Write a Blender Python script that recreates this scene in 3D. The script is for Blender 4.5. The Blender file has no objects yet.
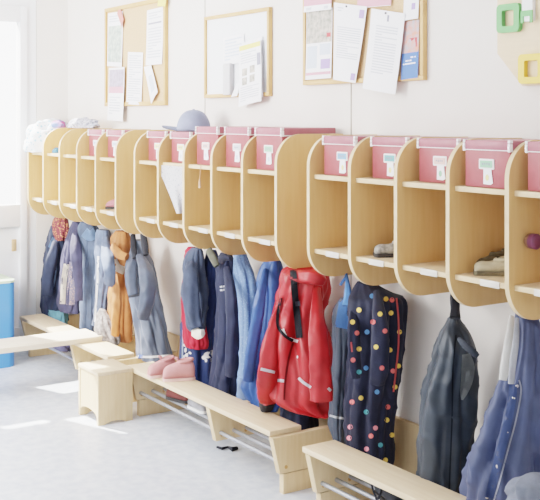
import bpy, bmesh, math, random
from mathutils import Vector, Matrix, noise
from mathutils.bvhtree import BVHTree

random.seed(7)
SC = bpy.context.scene
COL = SC.collection
S = 1.2                                   # everything is laid out in small units, then scaled to metres at the end
F = 1040.0                                # focal length in pixels of the 540 px wide frame
A = math.radians(56.64)                   # how far the camera is turned from the wall's normal
CAM = Vector((0, -2.06, 1.15))            # the long wall is y = 0, the room lies at y < 0
FW = Vector((-math.sin(A), math.cos(A), 0)); RT = Vector((math.cos(A), math.sin(A), 0))
HOR = 116.0

def ray(px, py):
    return FW + RT * ((px - 270) / F) + Vector((0, 0, -(py - HOR) / F))
def at(px, py, Y):
    d = ray(px, py); return CAM + d * ((Y - CAM.y) / d.y)
def at_z(px, py, Z):
    d = ray(px, py); return CAM + d * ((Z - CAM.z) / d.z)
def at_x(px, py, X):
    d = ray(px, py); return CAM + d * ((X - CAM.x) / d.x)
def depth(p):
    return (p - CAM).dot(FW)

# ------------------------------------------------------------------ materials
def lin(c):
    return tuple(((v / 255) / 12.92 if v / 255 <= .04045 else ((v / 255 + .055) / 1.055) ** 2.4) for v in c) + (1,)
MATS = {}
def mat(name, rgb, rough=.6, metal=0, var=.0, scale=20, bump=0, bscale=150, stretch=(1, 1, 1), rgb2=None, sheen=0, spec=.4):
    if name in MATS: return MATS[name]
    m = bpy.data.materials.new(name); m.use_nodes = True
    n = m.node_tree.nodes; l = m.node_tree.links; b = n['Principled BSDF']
    b.inputs['Base Color'].default_value = lin(rgb); b.inputs['Roughness'].default_value = rough
    b.inputs['Metallic'].default_value = metal; b.inputs['Specular IOR Level'].default_value = spec
    if sheen: b.inputs['Sheen Weight'].default_value = sheen
    if var or rgb2 or bump:
        tc = n.new('ShaderNodeTexCoord'); mp = n.new('ShaderNodeMapping'); mp.inputs['Scale'].default_value = stretch
        l.new(tc.outputs['Object'], mp.inputs['Vector'])
    if var or rgb2:
        t = n.new('ShaderNodeTexNoise'); t.inputs['Scale'].default_value = scale; t.inputs['Detail'].default_value = 5
        l.new(mp.outputs['Vector'], t.inputs['Vector'])
        r = n.new('ShaderNodeValToRGB'); r.color_ramp.elements[0].position = .35; r.color_ramp.elements[1].position = .65
        c2 = rgb2 or tuple(max(0, v * (1 - var)) for v in rgb)
        r.color_ramp.elements[0].color = lin(c2); r.color_ramp.elements[1].color = lin(rgb)
        l.new(t.outputs['Fac'], r.inputs['Fac']); l.new(r.outputs['Color'], b.inputs['Base Color'])
    if bump:
        t2 = n.new('ShaderNodeTexNoise'); t2.inputs['Scale'].default_value = bscale; t2.inputs['Detail'].default_value = 3
        l.new(mp.outputs['Vector'], t2.inputs['Vector'])
        bp = n.new('ShaderNodeBump'); bp.inputs['Strength'].default_value = bump; bp.inputs['Distance'].default_value = .004
        l.new(t2.outputs['Fac'], bp.inputs['Height']); l.new(bp.outputs['Normal'], b.inputs['Normal'])
    MATS[name] = m; return m
def fab(name, rgb, var=.18, rough=.75, scale=14, bump=.25, sheen=.04, spec=.25, bscale=260):
    return mat(name, rgb, rough, 0, var, scale, bump, bscale, sheen=sheen, spec=spec)
def speckle(name, rgb, dot, scale=60, thr=.28, rough=.8):
    if name in MATS: return MATS[name]
    m = bpy.data.materials.new(name); m.use_nodes = True
    n = m.node_tree.nodes; l = m.node_tree.links; b = n['Principled BSDF']; b.inputs['Roughness'].default_value = rough
    tc = n.new('ShaderNodeTexCoord'); v = n.new('ShaderNodeTexVoronoi'); v.inputs['Scale'].default_value = scale
    l.new(tc.outputs['Object'], v.inputs['Vector'])
    lt = n.new('ShaderNodeMath'); lt.operation = 'LESS_THAN'; lt.inputs[1].default_value = thr
    l.new(v.outputs['Distance'], lt.inputs[0])
    mx = n.new('ShaderNodeMix'); mx.data_type = 'RGBA'; mx.inputs[6].default_value = lin(rgb); mx.inputs[7].default_value = lin(dot)
    l.new(lt.outputs[0], mx.inputs[0]); l.new(mx.outputs[2], b.inputs['Base Color'])
    MATS[name] = m; return m

WOOD = mat('birch veneer', (217, 177, 126), .5, 0, 0, 7, .04, 60, (9, 9, .8), (212, 170, 118))
EDGE = mat('pale plywood edge', (220, 194, 156), .55, 0, .05, 30)
PLANK = mat('pale bench wood', (226, 204, 172), .45, 0, 0, 6, .05, 60, (.8, 10, 10), (217, 192, 157))
PANEL = mat('bench side veneer', (222, 196, 156), .5, 0, 0, 7, .05, 60, (9, 9, .8), (215, 186, 145))
ROD = mat('grey metal rod', (168, 171, 178), .32, .5)
STEEL = mat('steel', (190, 190, 192), .3, .9)
WALLM = mat('white painted wall', (233, 227, 221), .75, 0, .015, 5, .05, 300)
FLOORM = mat('mottled linoleum', (218, 224, 232), .32, 0, 0, 22, .03, 90, (1, 1, 1), (196, 204, 217))
WHITE = mat('white', (240, 240, 240), .5)
PAPER = mat('white paper', (244, 244, 248), .8)
INK = mat('grey print', (205, 207, 216), .8)
INKD = mat('dark print', (150, 150, 165), .8)
CORK = mat('cork', (222, 184, 144), .9, 0, .08, 160, .1, 400)
FRAMEW = mat('pale frame wood', (216, 172, 118), .5, 0, .06, 12, 0, 1, (1, 1, 1))
BLACK = fab('black webbing', (44, 45, 52), .2)

# ------------------------------------------------------------------ object helpers
def obj(name, bm, mats, parent=None, loc=None, smooth=True, ang=40):
    """link bm (world coordinates) as one mesh; loc is where its origin goes (parts take their parent's)"""
    me = bpy.data.meshes.new(name)
    o_loc = Vector(loc) if loc is not None else Vector((0, 0, 0))
    w = Vector((0, 0, 0)); p = parent
    while p is not None: w += p.location; p = p.parent
    bmesh.ops.recalc_face_normals(bm, faces=bm.faces[:]) if smooth != 'keep' else None
    bmesh.ops.translate(bm, verts=bm.verts[:], vec=-(o_loc if parent is None else w))
    for f in bm.faces: f.smooth = bool(smooth)
    bm.to_mesh(me); bm.free()
    if smooth: me.set_sharp_from_angle(angle=math.radians(ang))
    for m in (mats if isinstance(mats, (list, tuple)) else [mats]): me.materials.append(m)
    o = bpy.data.objects.new(name, me); COL.objects.link(o)
    if parent is not None: o.parent = parent
    else: o.location = o_loc
    return o
def tag(o, label, cat, group=None):
    o['label'] = label; o['category'] = cat
    if group: o['group'] = group
    return o
def thing(name, label, cat, loc=(0, 0, 0), group=None, rot=(0, 0, 0)):
    o = bpy.data.objects.new(name, None); COL.objects.link(o); o.location = loc; o.rotation_euler = rot
    o.empty_display_size = .05
    return tag(o, label, cat, group)
def struct(o):
    o['kind'] = 'structure'; return o
def kids(o): return [c for c in bpy.data.objects if c.parent == o]
def dup(root, dv, label=None):
    r = root.copy(); COL.objects.link(r); r.location = root.location + Vector(dv)
    if label: r['label'] = label
    for ch in kids(root):
        c = ch.copy(); COL.objects.link(c); c.parent = r
        for g in kids(ch):
            d = g.copy(); COL.objects.link(d); d.parent = c
    return r
def box(bm, lo, hi, bev=0, mi=0):
    lo = Vector(lo); hi = Vector(hi)
    v = [bm.verts.new((x, y, z)) for x in (lo.x, hi.x) for y in (lo.y, hi.y) for z in (lo.z, hi.z)]
    fs = [bm.faces.new([v[i] for i in q]) for q in ((0, 1, 3, 2), (4, 6, 7, 5), (0, 4, 5, 1), (2, 3, 7, 6), (0, 2, 6, 4), (1, 5, 7, 3))]
    for f in fs: f.material_index = mi
    bmesh.ops.recalc_face_normals(bm, faces=fs)
    if bev:
        es = {e for f in fs for e in f.edges}
        r = bmesh.ops.bevel(bm, geom=list(es), offset=bev, segments=2, profile=.5, affect='EDGES')
        for f in r['faces']: f.material_index = mi
    return bm
def B(lo, hi, bev=0): return box(bmesh.new(), lo, hi, bev)
def prism(pts, ax, a, b, bev=0, edge_mi=None, bm=None):
    """polygon pts in the two other axes, extruded along axis ax from a to b"""
    bm = bm or bmesh.new()
    def mk(p, t):
        q = list(p); q.insert(ax, t); return Vector(q)
    v0 = [bm.verts.new(mk(p, a)) for p in pts]; v1 = [bm.verts.new(mk(p, b)) for p in pts]
    caps = [bm.faces.new(v0), bm.faces.new(v1[::-1])]; sides = []
    n = len(pts)
    for i in range(n): sides.append(bm.faces.new((v0[i], v0[(i + 1) % n], v1[(i + 1) % n], v1[i])))
    if edge_mi is not None:
        for f in sides: f.material_index = edge_mi
    if bev:
        es = [e for f in caps for e in f.edges]
        r = bmesh.ops.bevel(bm, geom=es, offset=bev, segments=2, profile=.5, affect='EDGES')
        if edge_mi is not None:
            for f in r['faces']: f.material_index = edge_mi
    bmesh.ops.recalc_face_normals(bm, faces=bm.faces[:])
    return bm
def arc(cx, cy, r, a0, a1, n=10):
    return [(cx + r * math.cos(math.radians(a0 + (a1 - a0) * i / n)), cy + r * math.sin(math.radians(a0 + (a1 - a0) * i / n))) for i in range(n + 1)]
def rrect(x0, y0, x1, y1, r, n=5):
    return arc(x1 - r, y1 - r, r, 0, 90, n) + arc(x0 + r, y1 - r, r, 90, 180, n) + arc(x0 + r, y0 + r, r, 180, 270, n) + arc(x1 - r, y0 + r, r, 270, 360, n)
def smooth_path(pts, n):
    """Catmull-Rom through tuples"""
    out = []; m = len(pts)
    for k in range(n):
        t = k / (n - 1) * (m - 1); i = min(int(t), m - 2); u = t - i
        p0, p1, p2, p3 = pts[max(i - 1, 0)], pts[i], pts[i + 1], pts[min(i + 2, m - 1)]
        out.append(tuple(.5 * (2 * b + (c - a) * u + (2 * a - 5 * b + 4 * c - d) * u * u + (3 * b - a - 3 * c + d) * u ** 3) for a, b, c, d in zip(p0, p1, p2, p3)))
    return out
def rings(bm, rs, cap0=True, cap1=True, mi=0):
    vs = [[bm.verts.new(p) for p in r] for r in rs]; fs = []
    n = len(vs[0])
    for i in range(len(vs) - 1):
        for j in range(n):
            fs.append(bm.faces.new((vs[i][j], vs[i][(j + 1) % n], vs[i + 1][(j + 1) % n], vs[i + 1][j])))
    for on, r in ((cap0, vs[0]), (cap1, vs[-1])):
        if on:
            c = bm.verts.new(sum((v.co for v in r), Vector()) / n)
            for j in range(n): fs.append(bm.faces.new((r[j], r[(j + 1) % n], c)))
    for f in fs: f.material_index = mi
    return bm
def tube(bm, pts, rad, n=10, mi=0, flat=1, folds=0, seed=0, k=5):
    """pts: Vectors, rad: radius per point or one value"""
    rs = []; m = len(pts); last = None
    for i, p in enumerate(pts):
        t = (pts[min(i + 1, m - 1)] - pts[max(i - 1, 0)]).normalized()
        if last is None:
            s = t.cross(FW)
            if s.length < .3: s = t.cross(Vector((0, 0, 1)))
        else: s = last - t * last.dot(t)
        s.normalize(); last = s; q = s.cross(t).normalized(); r = rad[i] if isinstance(rad, (list, tuple)) else rad
        ring = []
        for j in range(n):
            a = 2 * math.pi * j / n
            e = 1 + folds * (math.sin(k * a + seed + 4 * i / m) * .6 + noise.noise(p * 30 + Vector((math.cos(a), math.sin(a), seed)) * 1.3) * 1.2)
            ring.append(p + (s * math.cos(a) + q * math.sin(a) * flat) * r * e)
        rs.append(ring)
    return rings(bm, rs, mi=mi)

# ------------------------------------------------------------------ the room
WX = -5.01                                  # the far end wall
GY0, GY1 = -1.55, -.227                      # the glazed door in it, along y
struct(obj('floor', B((WX - .1, -4.2, -.06), (2.2, .1, 0)), FLOORM, smooth=False))
struct(obj('wall_right', B((WX - .1, 0, 0), (2.2, .1, 2.1)), WALLM, smooth=False))
bm = bmesh.new()
DT = 1.72                                    # top of the door frame
box(bm, (WX - .1, -.165, 0), (WX, 0, 2.1)); box(bm, (WX - .1, -1.75, DT + .03), (WX, -.165, 2.1)); box(bm, (WX - .1, -4.2, 0), (WX, -1.75, 2.1))
struct(obj('wall_far', bm, WALLM, smooth=False))
struct(obj('ceiling', B((WX - .1, -4.2, 2.1), (2.2, .1, 2.16)), mat('ceiling white', (244, 244, 244), .8), smooth=False))
# the wide glazed garden door; unseen second leaf is invented to shape sun patches
DOORW = mat('white lacquered door', (236, 237, 240), .4)
door = struct(thing('door_1', 'white glazed door', 'door', (WX, -.165, 0))); del door['category']; del door['label']
bm = bmesh.new()
box(bm, (WX - .07, -.215, 0), (WX - .005, -.167, DT + .03)); box(bm, (WX - .07, -1.75, 0), (WX - .005, -1.70, DT + .03)); box(bm, (WX - .07, -1.70, DT - .02), (WX - .005, -.215, DT + .03))
obj('door_frame', bm, DOORW, door, smooth=False)
bm = bmesh.new()
L0, L1 = .01, DT - .022
for y0, y1, z0, z1 in ((-.255, -.218, L0, L1), (-.94, -.80, L0, L1), (-1.697, -1.30, L0, L1), (-1.11, -1.08, L0, L1),
                       (-.80, -.255, L0, .10), (-.80, -.255, .60, .71), (-.80, -.255, 1.62, L1),
                       (-1.08, -.94, L0, 1.28), (-1.08, -.94, 1.62, L1), (-1.30, -1.11, L0, 1.24), (-1.30, -1.11, 1.34, L1)):
    box(bm, (WX - .05, y0, z0), (WX + .012, y1, z1), .003)
obj('door_leaf', bm, DOORW, door)
bm = bmesh.new()
box(bm, (WX - .03, -.80, .10), (WX - .015, -.255, .60))
obj('lower_panel', bm, DOORW, door, smooth=False)
bm = bmesh.new()
box(bm, (WX - .025, -.80, .71), (WX - .02, -.255, 1.62)); box(bm, (WX - .025, -1.30, 1.24), (WX - .02, -1.11, 1.34)); box(bm, (WX - .025, -1.08, 1.28), (WX - .02, -.94, 1.62))
gm = bpy.data.materials.new('window glass'); gm.use_nodes = True
n = gm.node_tree.nodes; l = gm.node_tree.links; n.remove(n['Principled BSDF'])
tr = n.new('ShaderNodeBsdfTransparent'); gl = n.new('ShaderNodeBsdfGlossy'); gl.inputs['Roughness'].default_value = .02
fr = n.new('ShaderNodeFresnel'); fr.inputs['IOR'].default_value = 1.3; mx = n.new('ShaderNodeMixShader')
l.new(fr.outputs[0], mx.inputs[0]); l.new(tr.outputs[0], mx.inputs[1]); l.new(gl.outputs[0], mx.inputs[2]); l.new(mx.outputs[0], n['Material Output'].inputs[0])
obj('glass', bm, gm, door, smooth=False)
p = at_x(13, 245, WX)
bm = B((WX + .012, p.y - .013, p.z - .03), (WX + .018, p.y + .013, p.z + .03), .003)
h = obj('door_handle', bm, mat('brass plate', (222, 190, 150), .35, .4), door)
# panel joints on the long wall
JOINT = mat('grey panel joint', (186, 180, 172), .8)
for k, X in enumerate((-2.653, -3.598, -1.20)):
    struct(obj('trim_%d' % (k + 1), B((X - .0022, -.0025, .0), (X + .0022, .001, 2.1)), JOINT, smooth=False))

# ------------------------------------------------------------------ cubby units
PITCH, T = .2, .0135
UX = [-4.868, -3.6936, -2.5192]              # near face of each unit's first divider
ZB, ZT, DEP = .665, 1.093, .26
SH_U, SH_L, SH_T, SH_Y = .9755, .754, .0135, -.244
unit_names = ['birch cubby shelf unit by the glazed door with cloth bundles on its top',
              'birch cubby shelf unit between two others, cap lying on its boxes',
              'birch cubby shelf unit with a purple knob and five short red boxes']
CLIP = mat('clear label strip', (212, 206, 196), .25)
def unit(x0, label):
    t = thing('cubby_shelf_unit', label, 'shelf unit', (x0, 0, ZB), 'cubby shelf units in a row on the wall')
    r = .092
    prof = [(0, ZB), ] + [(-DEP + r + p[0], ZB + r + p[1]) for p in arc(0, 0, r, 270, 180, 12)] + [(-DEP + r + p[0], ZT - r + p[1]) for p in arc(0, 0, r, 180, 90, 12)] + [(0, ZT)]
    prof = [(max(-DEP, y), z) for y, z in prof]
    for i in range(6):
        x = x0 + i * PITCH
        obj('divider', prism([(y - .001, z) for y, z in prof], 0, x - T, x, .0022, 1), [WOOD, EDGE], t, ang=30)
    for i in range(5):
        xa, xb = x0 + i * PITCH + .0003, x0 + (i + 1) * PITCH - T - .0003
        for z in (SH_U, SH_L):
            bm = bmesh.new(); box(bm, (xa, SH_Y + .004, z - SH_T), (xb, -.003, z)); box(bm, (xa, SH_Y, z - SH_T), (xb, SH_Y + .004, z), .0015, 1)
            s = obj('shelf', bm, [PLANK, EDGE], t)
            if z == SH_L:
                xc = xa + random.uniform(.09, .13)
                obj('label_strip', B((xc - .032, SH_Y - .003, z - SH_T - .002), (xc + .032, SH_Y - .0003, z + .001), .001), CLIP, s)
        # a coat hook screwed under the lower shelf
        xm = (xa + xb) / 2; bm = bmesh.new()
        pts = smooth_path([(xm, -.10, SH_L - SH_T - .001), (xm, -.10, .70), (xm, -.112, .672), (xm, -.128, .675), (xm, -.132, .69)], 14)
        tube(bm, [Vector(p) for p in pts], .004, 8); box(bm, (xm - .014, -.114, SH_L - SH_T - .004), (xm + .014, -.086, SH_L - SH_T - .0003))
        obj('coat_hook', bm, STEEL, t)
    return t
for x0, lb in zip(UX, unit_names): unit(x0, lb)

# ------------------------------------------------------------------ storage boxes
RED = mat('red paperboard', (170, 84, 88), .42, 0, .05, 40, .06, 500)
LID = mat('red paperboard lid', (172, 102, 112), .38, 0, .05, 40, .06, 500)
TRIM = mat('white box trim', (238, 234, 234), .45)
def storage_box(xr, yf, h, label, card, tagc, tx=.5, w=.156, dp=.213):
    x0 = xr - w; z0 = SH_U + .0006
    t = thing('storage_box', label, 'box', (x0 + w / 2, yf + dp / 2, z0), 'red storage boxes on the cubby shelves')
    i = .003; lh = .024
    obj('box_body', B((x0 + i, yf + i, z0), (x0 + w - i, yf + dp - i, z0 + h - .004), .003), RED, t)
    bm = B((x0, yf, z0 + h - lh), (x0 + w, yf + dp, z0 + h), .003)
    ld = obj('lid', bm, LID, t)
    bm = bmesh.new()
    for a, b in (((x0 - .0008, yf - .0012, z0 + h - lh - .0005), (x0 + w + .0008, yf + .001, z0 + h - lh + .0015)), ((x0 + w - .001, yf, z0 + h - lh - .002), (x0 + w + .0012, yf + dp, z0 + h - lh + .001))):
        box(bm, a, b)
    obj('lid_trim', bm, TRIM, ld, smooth=False)
    for s in (0, 1):
        xa = x0 - .0008 if s == 0 else x0 + w - .0066
        bm = B((xa, yf - .002, z0 + h - lh - .003), (xa + .0075, yf + .009, z0 + h - .007), .0015)
        box(bm, (xa, yf - .0015, z0 + h - .006), (xa + .0075, yf + .009, z0 + h + .0012), .001)
        tube(bm, [Vector((xa + .0045, yf - .001, z0 + h - .016)), Vector((xa + .0045, yf - .0035, z0 + h - .016))], .0026, 8, 1)
        obj('lid_corner', bm, [TRIM, STEEL], ld)
    if h < .12 and xr > -2.6:                       # little strap buckle at the back of the lid side, as on the near unit
        pass
    xc = x0 + w * tx; zc = z0 + h * .50
    bm = prism(rrect(xc - .025, zc - .0125, xc + .025, zc + .0125, .003), 1, yf + .0005, yf + i + .0005)
    hd = obj('label_holder', bm, TRIM, t)
    bm = B((xc - .0205, yf - .0004, zc - .0085), (xc + .0205, yf + .001, zc + .0085))
    for k in range(4): box(bm, (xc - .013 + k * .007, yf - .0007, zc - .002 + random.uniform(-.002, .001)), (xc - .009 + k * .007, yf, zc + .003), 0, 1)
    obj('label_card', bm, [card, INKD], hd, smooth=False)
    zt = zc - .0125; w2 = .0155; tl = random.uniform(-.003, .003)
    bm = prism([(xc - w2 * .8 + .003, zt), (xc + w2 * .8 + .003, zt), (xc + w2 * 1.05 + .004 + tl, zt - .033), (xc + w2 * .75 + tl, zt - .037), (xc - w2 * .9 + .003 + tl, zt - .036)], 1, yf + .0004, yf + .0022)
    for q in (6,): prism([(xc + .003 + .006 * math.cos(a * .7), zt - .02 + .008 * math.sin(a * .7)) for a in range(9)], 1, yf - .0002, yf + .0006, 0, 1, bm); [setattr(f, 'material_index', 1) for f in bm.faces[-11:]]
    obj('hang_tag', bm, [PAPER, tagc], t, smooth=False)
    return t
TEAL = mat('teal card', (120, 176, 178), .7); GREEN = mat('green card', (150, 196, 160), .7); BLUEC = mat('blue card', (130, 170, 205), .7)
GREY = mat('grey card', (200, 205, 210), .7); YEL = mat('pale yellow print', (240, 224, 150), .7); PINKC = mat('pink card', (226, 190, 180), .7)
ALB = mat('pale blue print', (205, 215, 230), .7)
ords = ['first', 'second', 'third', 'fourth', 'fifth']
spec = [(0, 3, .115, -.222, 'pale pink box in the fourth compartment of the far unit', ALB, ALB, .5),
        (0, 4, .115, -.224, 'pale pink box in the last compartment of the far unit', ALB, ALB, .5),
        (1, 0, .115, -.222, 'short red box in the first compartment of the middle unit', YEL, ALB, .55),
        (1, 1, .115, -.226, 'short red box under the brim of the cap, speckled cloth hanging below it', YEL, ALB, .5),
        (1, 2, .136, -.230, 'tall red box right beside the cap, string hanging below its shelf', PINKC, ALB, .45),
        (1, 3, .136, -.228, 'tall red box with a grey card, between two other tall boxes', GREY, ALB, .5),
        (1, 4, .136, -.232, 'tall red box with a green card in the middle unit, beside the gap', GREEN, ALB, .5),
        (2, 0, .115, -.233, 'short red box with a blue card in the near unit, beside the gap', BLUEC, YEL, .6),
        (2, 1, .115, -.212, 'short red box with a teal card above the compartment holding the grey slipper', TEAL, YEL, .52),
        (2, 2, .115, -.215, 'short red box with a pinkish card and a greenish tag', PINKC, GREEN, .55),
        (2, 3, .115, -.2405, 'short red box with a green card above the brown shoes', GREEN, YEL, .5),
        (2, 4, .115, -.236, 'short red box above the purple knob, at the near end of the row', BLUEC, YEL, .6)]
for u, c, h, yf, lb, cc, tc_, tx in spec:
    storage_box(UX[u] + (c + 1) * PITCH - T - .0025, yf, h, lb, cc, tc_, tx)

# ------------------------------------------------------------------ benches
BX = -2.465; BL = 1.005; BT = .193; BTH = .0165
def bench(x0, label):
    t = thing('cloakroom_bench', label, 'bench', (x0, -.27, 0), 'low cloakroom benches along the wall')
    bm = bmesh.new(); box(bm, (x0, -.326, BT - BTH), (x0 + BL, -.209, BT), .002, 0)
    obj('seat', bm, PLANK, t)
    for xn in (x0 + .04, x0 + .64, x0 + BL + .018):
        z1 = BT - BTH - .0002; w = .024
        pr = [(-.020, .063), (-.020, z1), (-.327, z1), (-.300, .063)]
        pn = obj('side_panel', prism(pr, 0, xn - w, xn, .0015, 1), [PANEL, EDGE], t)
        if xn != x0 + .64:
          bm = prism([(-.020, 0.0), (-.020, .0612), (-.288, .0612), (-.288, 0.0)], 0, xn - w + .001, xn - .0004, .001, 1)
          obj('foot', bm, [PANEL, EDGE], t)
        bm = bmesh.new()
        for y in (-.285, -.19): tube(bm, [Vector((xn - .003, y + .006, .082)), Vector((xn + .0012, y + .006, .082))], .0055, 12)
        obj('screw_cap', bm, mat('brown screw cap', (196, 150, 96), .5), pn)
    for y in (-.283, -.232, -.181):
        bm = bmesh.new(); tube(bm, [Vector((x0 + .02, y, .09)), Vector((x0 + BL + .01, y, .09))], .0065, 10)
        obj('shoe_rod', bm, ROD, t)
    obj('back_board', B((x0, -.0195, .005), (x0 + BL + .018, -.003, .24), .001), PANEL, t)
    return t
b3 = bench(BX, 'low wooden bench nearest the viewer, dotted softshell jacket hanging behind it')
b2 = dup(b3, (-1.1744, 0, 0), 'low wooden bench with a pair of pink shoes on its seat')
b1 = dup(b3, (-2.3488, 0, 0), 'low wooden bench by the door, crossed by a loose plank bench')
# board bench standing across the room, its end on the far bench
t = thing('board_bench', 'pale plank bench laid across the far bench from beside the blue chest', 'bench', (-4.17, -.6, 0))
xa, xb = -4.265, -4.085
pl = B((xa, -1.55, BT + .0006), (xb, -.222, BT + .0225), .002)
obj('seat', pl, mat('pale plank along the room', (238, 226, 206), .5, 0, 0, 6, 0, 60, (10, .8, 10), (230, 215, 190)), t)
for y in (-1.45,):
    obj('leg', B((xa + .02, y - .02, 0), (xb - .02, y, BT + .0004), .001), PANEL, t)
# stool
t = thing('stool', 'small wooden stool with arched feet at the end of the booties bench', 'stool', (-3.662, -.40, 0))
sx0, sx1, sy0, sy1, sz = -3.756, -3.570, -.474, -.329, .197
obj('seat', B((sx0, sy0, sz - .013), (sx1, sy1, sz), .0015), PLANK, t)
for x in (sx0 + .016, sx1):
    pr = [(sy0 + .002, 0), (sy0 + .002, sz - .0132), (sy1 - .002, sz - .0132), (sy1 - .002, 0), (sy1 - .03, 0)] + [((sy0 + sy1) / 2 + .0435 * math.cos(a),   .010 * math.sin(a)) for a in [math.pi * k / 8 for k in range(9)]] + [(sy0 + .03, 0)]
    obj('side_panel', prism(pr, 0, x - .015, x, .001, 1), [PANEL, EDGE], t)
for y in (sy0 + .004, sy1 - .018):
    xm = (sx0 + sx1) / 2
    pr = [(sx0 + .0163, .03), (sx0 + .0163, sz - .0132), (sx1 - .0153, sz - .0132), (sx1 - .0153, .03)] + [(xm + .07 * math.cos(a), .03 + .016 * math.sin(a)) for a in [math.pi * k / 8 for k in range(9)]]
    obj('apron', prism(pr, 1, y, y + .014, 0, 1), [PANEL, EDGE], t)

# blue chest by the door
t = thing('blue_chest', 'blue rounded chest with a pale green top standing by the glazed door', 'chest', (-4.80, -.73, 0))
pr = rrect(-4.965, -1.05, -4.63, -.405, .04, 8)
obj('chest_body', prism(pr, 2, .0, .385, .003), mat('blue lacquer', (84, 146, 222), .35, 0, .04, 3), t)
obj('chest_top', prism(rrect(-4.967, -1.052, -4.628, -.403, .041, 8), 2, .3855, .397, .002), mat('pale green top', (206, 228, 200), .5), t)

# ------------------------------------------------------------------ pinned boards
def frame_board(name, label, px0, px1, z0, z1, face, fw=.018, th=.018):
    xa, xb = at(px0, 60, -.012).x, at(px1, 60, -.012).x
    t = thing(name, label, 'board', ((xa + xb) / 2, 0, z0))
    obj('board_face', B((xa + fw * .6, -.010, z0 + fw * .6), (xb - fw * .6, -.001, z1 - fw * .6)), face, t, smooth=False)
    for lo, hi in (((xa, -th, z0), (xb, -.001, z0 + fw)), ((xa, -th, z1 - fw), (xb, -.001, z1)), ((xa, -th, z0 + fw), (xa + fw, -.001, z1 - fw)), ((xb - fw, -th, z0 + fw), (xb, -.001, z1 - fw))):
        obj('frame_strip', B(lo, hi, .0012), FRAMEW, t)
    return t
frame_board('cork_board', 'wood framed cork board with six papers, above the far cubby unit', 105.5, 166, 1.195, 1.655, CORK, .018)
frame_board('whiteboard', 'wood framed white board with a yellow-headed sheet, above the middle cubby unit', 205, 270, 1.221, 1.541, mat('whiteboard enamel', (236, 239, 243), .25), .014)
frame_board('cork_board', 'wood framed cork board with large letters pinned on it, above the near cubby unit', 304, 424.5, 1.255, 1.72, CORK, .014)
def paper(name, label, cat, quad, rects=(), Y=-.013, curl=.004, group='papers pinned to the boards', pin=None, base=PAPER):
    c = [at(x, y, Y) for x, y in quad]                   # TL, TR, BR, BL
    def P(u, v, off=0):
        p = (c[0] * (1 - u) + c[1] * u) * (1 - v) + (c[3] * (1 - u) + c[2] * u) * v
        return p + Vector((0, -curl * (v ** 2) * (1 + .6 * math.sin(u * 3)) - off, 0))
    bm = bmesh.new(); mats = [base]
    def patch(u0, u1, v0, v1, off, mi, n=6):
        g = [[bm.verts.new(P(u0 + (u1 - u0) * i / 4, v0 + (v1 - v0) * j / n, off)) for i in range(5)] for j in range(n + 1)]
        for j in range(n):
            for i in range(4):
                bm.faces.new((g[j][i], g[j][i + 1], g[j + 1][i + 1], g[j + 1][i])).material_index = mi
    patch(0, 1, 0, 1, 0, 0, 8)
    for k, (u0, u1, v0, v1, m) in enumerate(rects):
        if m not in mats: mats.append(m)
        patch(u0, u1, v0, v1, .0005 + .00015 * k / max(1, len(rects)), mats.index(m), 2)
    o = obj(name, bm, mats, None, (sum((q for q in c), Vector()) / 4), smooth='keep')
    tag(o, label, cat, group)
    if pin:
        p = P(pin[0], pin[1]); bb = bmesh.new(); bmesh.ops.create_uvsphere(bb, u_segments=10, v_segments=6, radius=.0035, matrix=Matrix.Translation(p + Vector((0, -.002, 0))))
        obj('push_pin', bb, mat('dark pin', (110, 110, 116), .4), o)
    return o
def lines(u0, u1, v0, v1, n, m=None, duty=.45, seed=1):
    rd = random.Random(seed); h = (v1 - v0) / n; out = []
    for i in range(n):
        e = u1 if rd.random() < .75 else u0 + (u1 - u0) * rd.uniform(.3, .8)
        out.append((u0, e, v0 + i * h, v0 + i * h + h * duty, m or INK))
    return out
C_ = lambda n, rgb: mat(n, rgb, .75)
GRN = mat('printed photo green', (205, 214, 200), .7, 0, 0, 40, 0, 1, (1, 1, 1), (160, 172, 165)); VIO = mat('printed photo violet', (190, 180, 200), .7, 0, .15, 40)
PNK = C_('pink print', (222, 160, 175)); REDP = C_('red print', (206, 90, 92)); BLUP = C_('blue print', (96, 128, 196)); LIL = C_('lilac print', (170, 150, 205))
SALM = C_('salmon paper', (222, 140, 132)); YELP = C_('yellow print', (246, 228, 130)); PHOTO = mat('printed photo', (206, 196, 186), .7, 0, 0, 50, 0, 1, (1, 1, 1), (150, 150, 140))
COLP = mat('colour photo', (226, 150, 130), .7, 0, 0, 45, 0, 1, (1, 1, 1), (170, 180, 190))
paper('poster', 'white poster with a greenish picture, top corner of the far cork board', 'poster', [(108, 13.5), (123, 11), (122.5, 67), (107.8, 66)], [(.05, .95, .25, .92, GRN)] + lines(.1, .9, .06, .2, 3))
paper('leaflet', 'small salmon red diamond-shaped leaflet on the far cork board', 'leaflet', [(117, 13.5), (119.5, 6.5), (124.6, 19.5), (122.8, 28.6)], [], Y=-.017, base=SALM)
paper('poster', 'white poster with a violet picture hanging below the frame of the far cork board', 'poster', [(109, 68), (124.5, 67), (123.5, 121.5), (108, 120)], [(.04, .96, .04, .36, VIO), (.04, .96, .36, .48, PNK)] + lines(.1, .8, .55, .9, 7, ), Y=-.022)
paper('sheet', 'narrow white text sheet in the middle of the far cork board', 'paper', [(128, 52), (143, 52.5), (142, 105), (127, 104)], lines(.1, .9, .06, .95, 20))
paper('sheet', 'white text sheet with a dark heading, upper right on the far cork board', 'paper', [(147, 10.5), (163.5, 6.5), (162.8, 64), (146.5, 65.5)], [(.1, .9, .24, .27, INKD)] + lines(.1, .9, .06, .2, 3) + lines(.1, .9, .34, .9, 11, seed=4))
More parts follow.
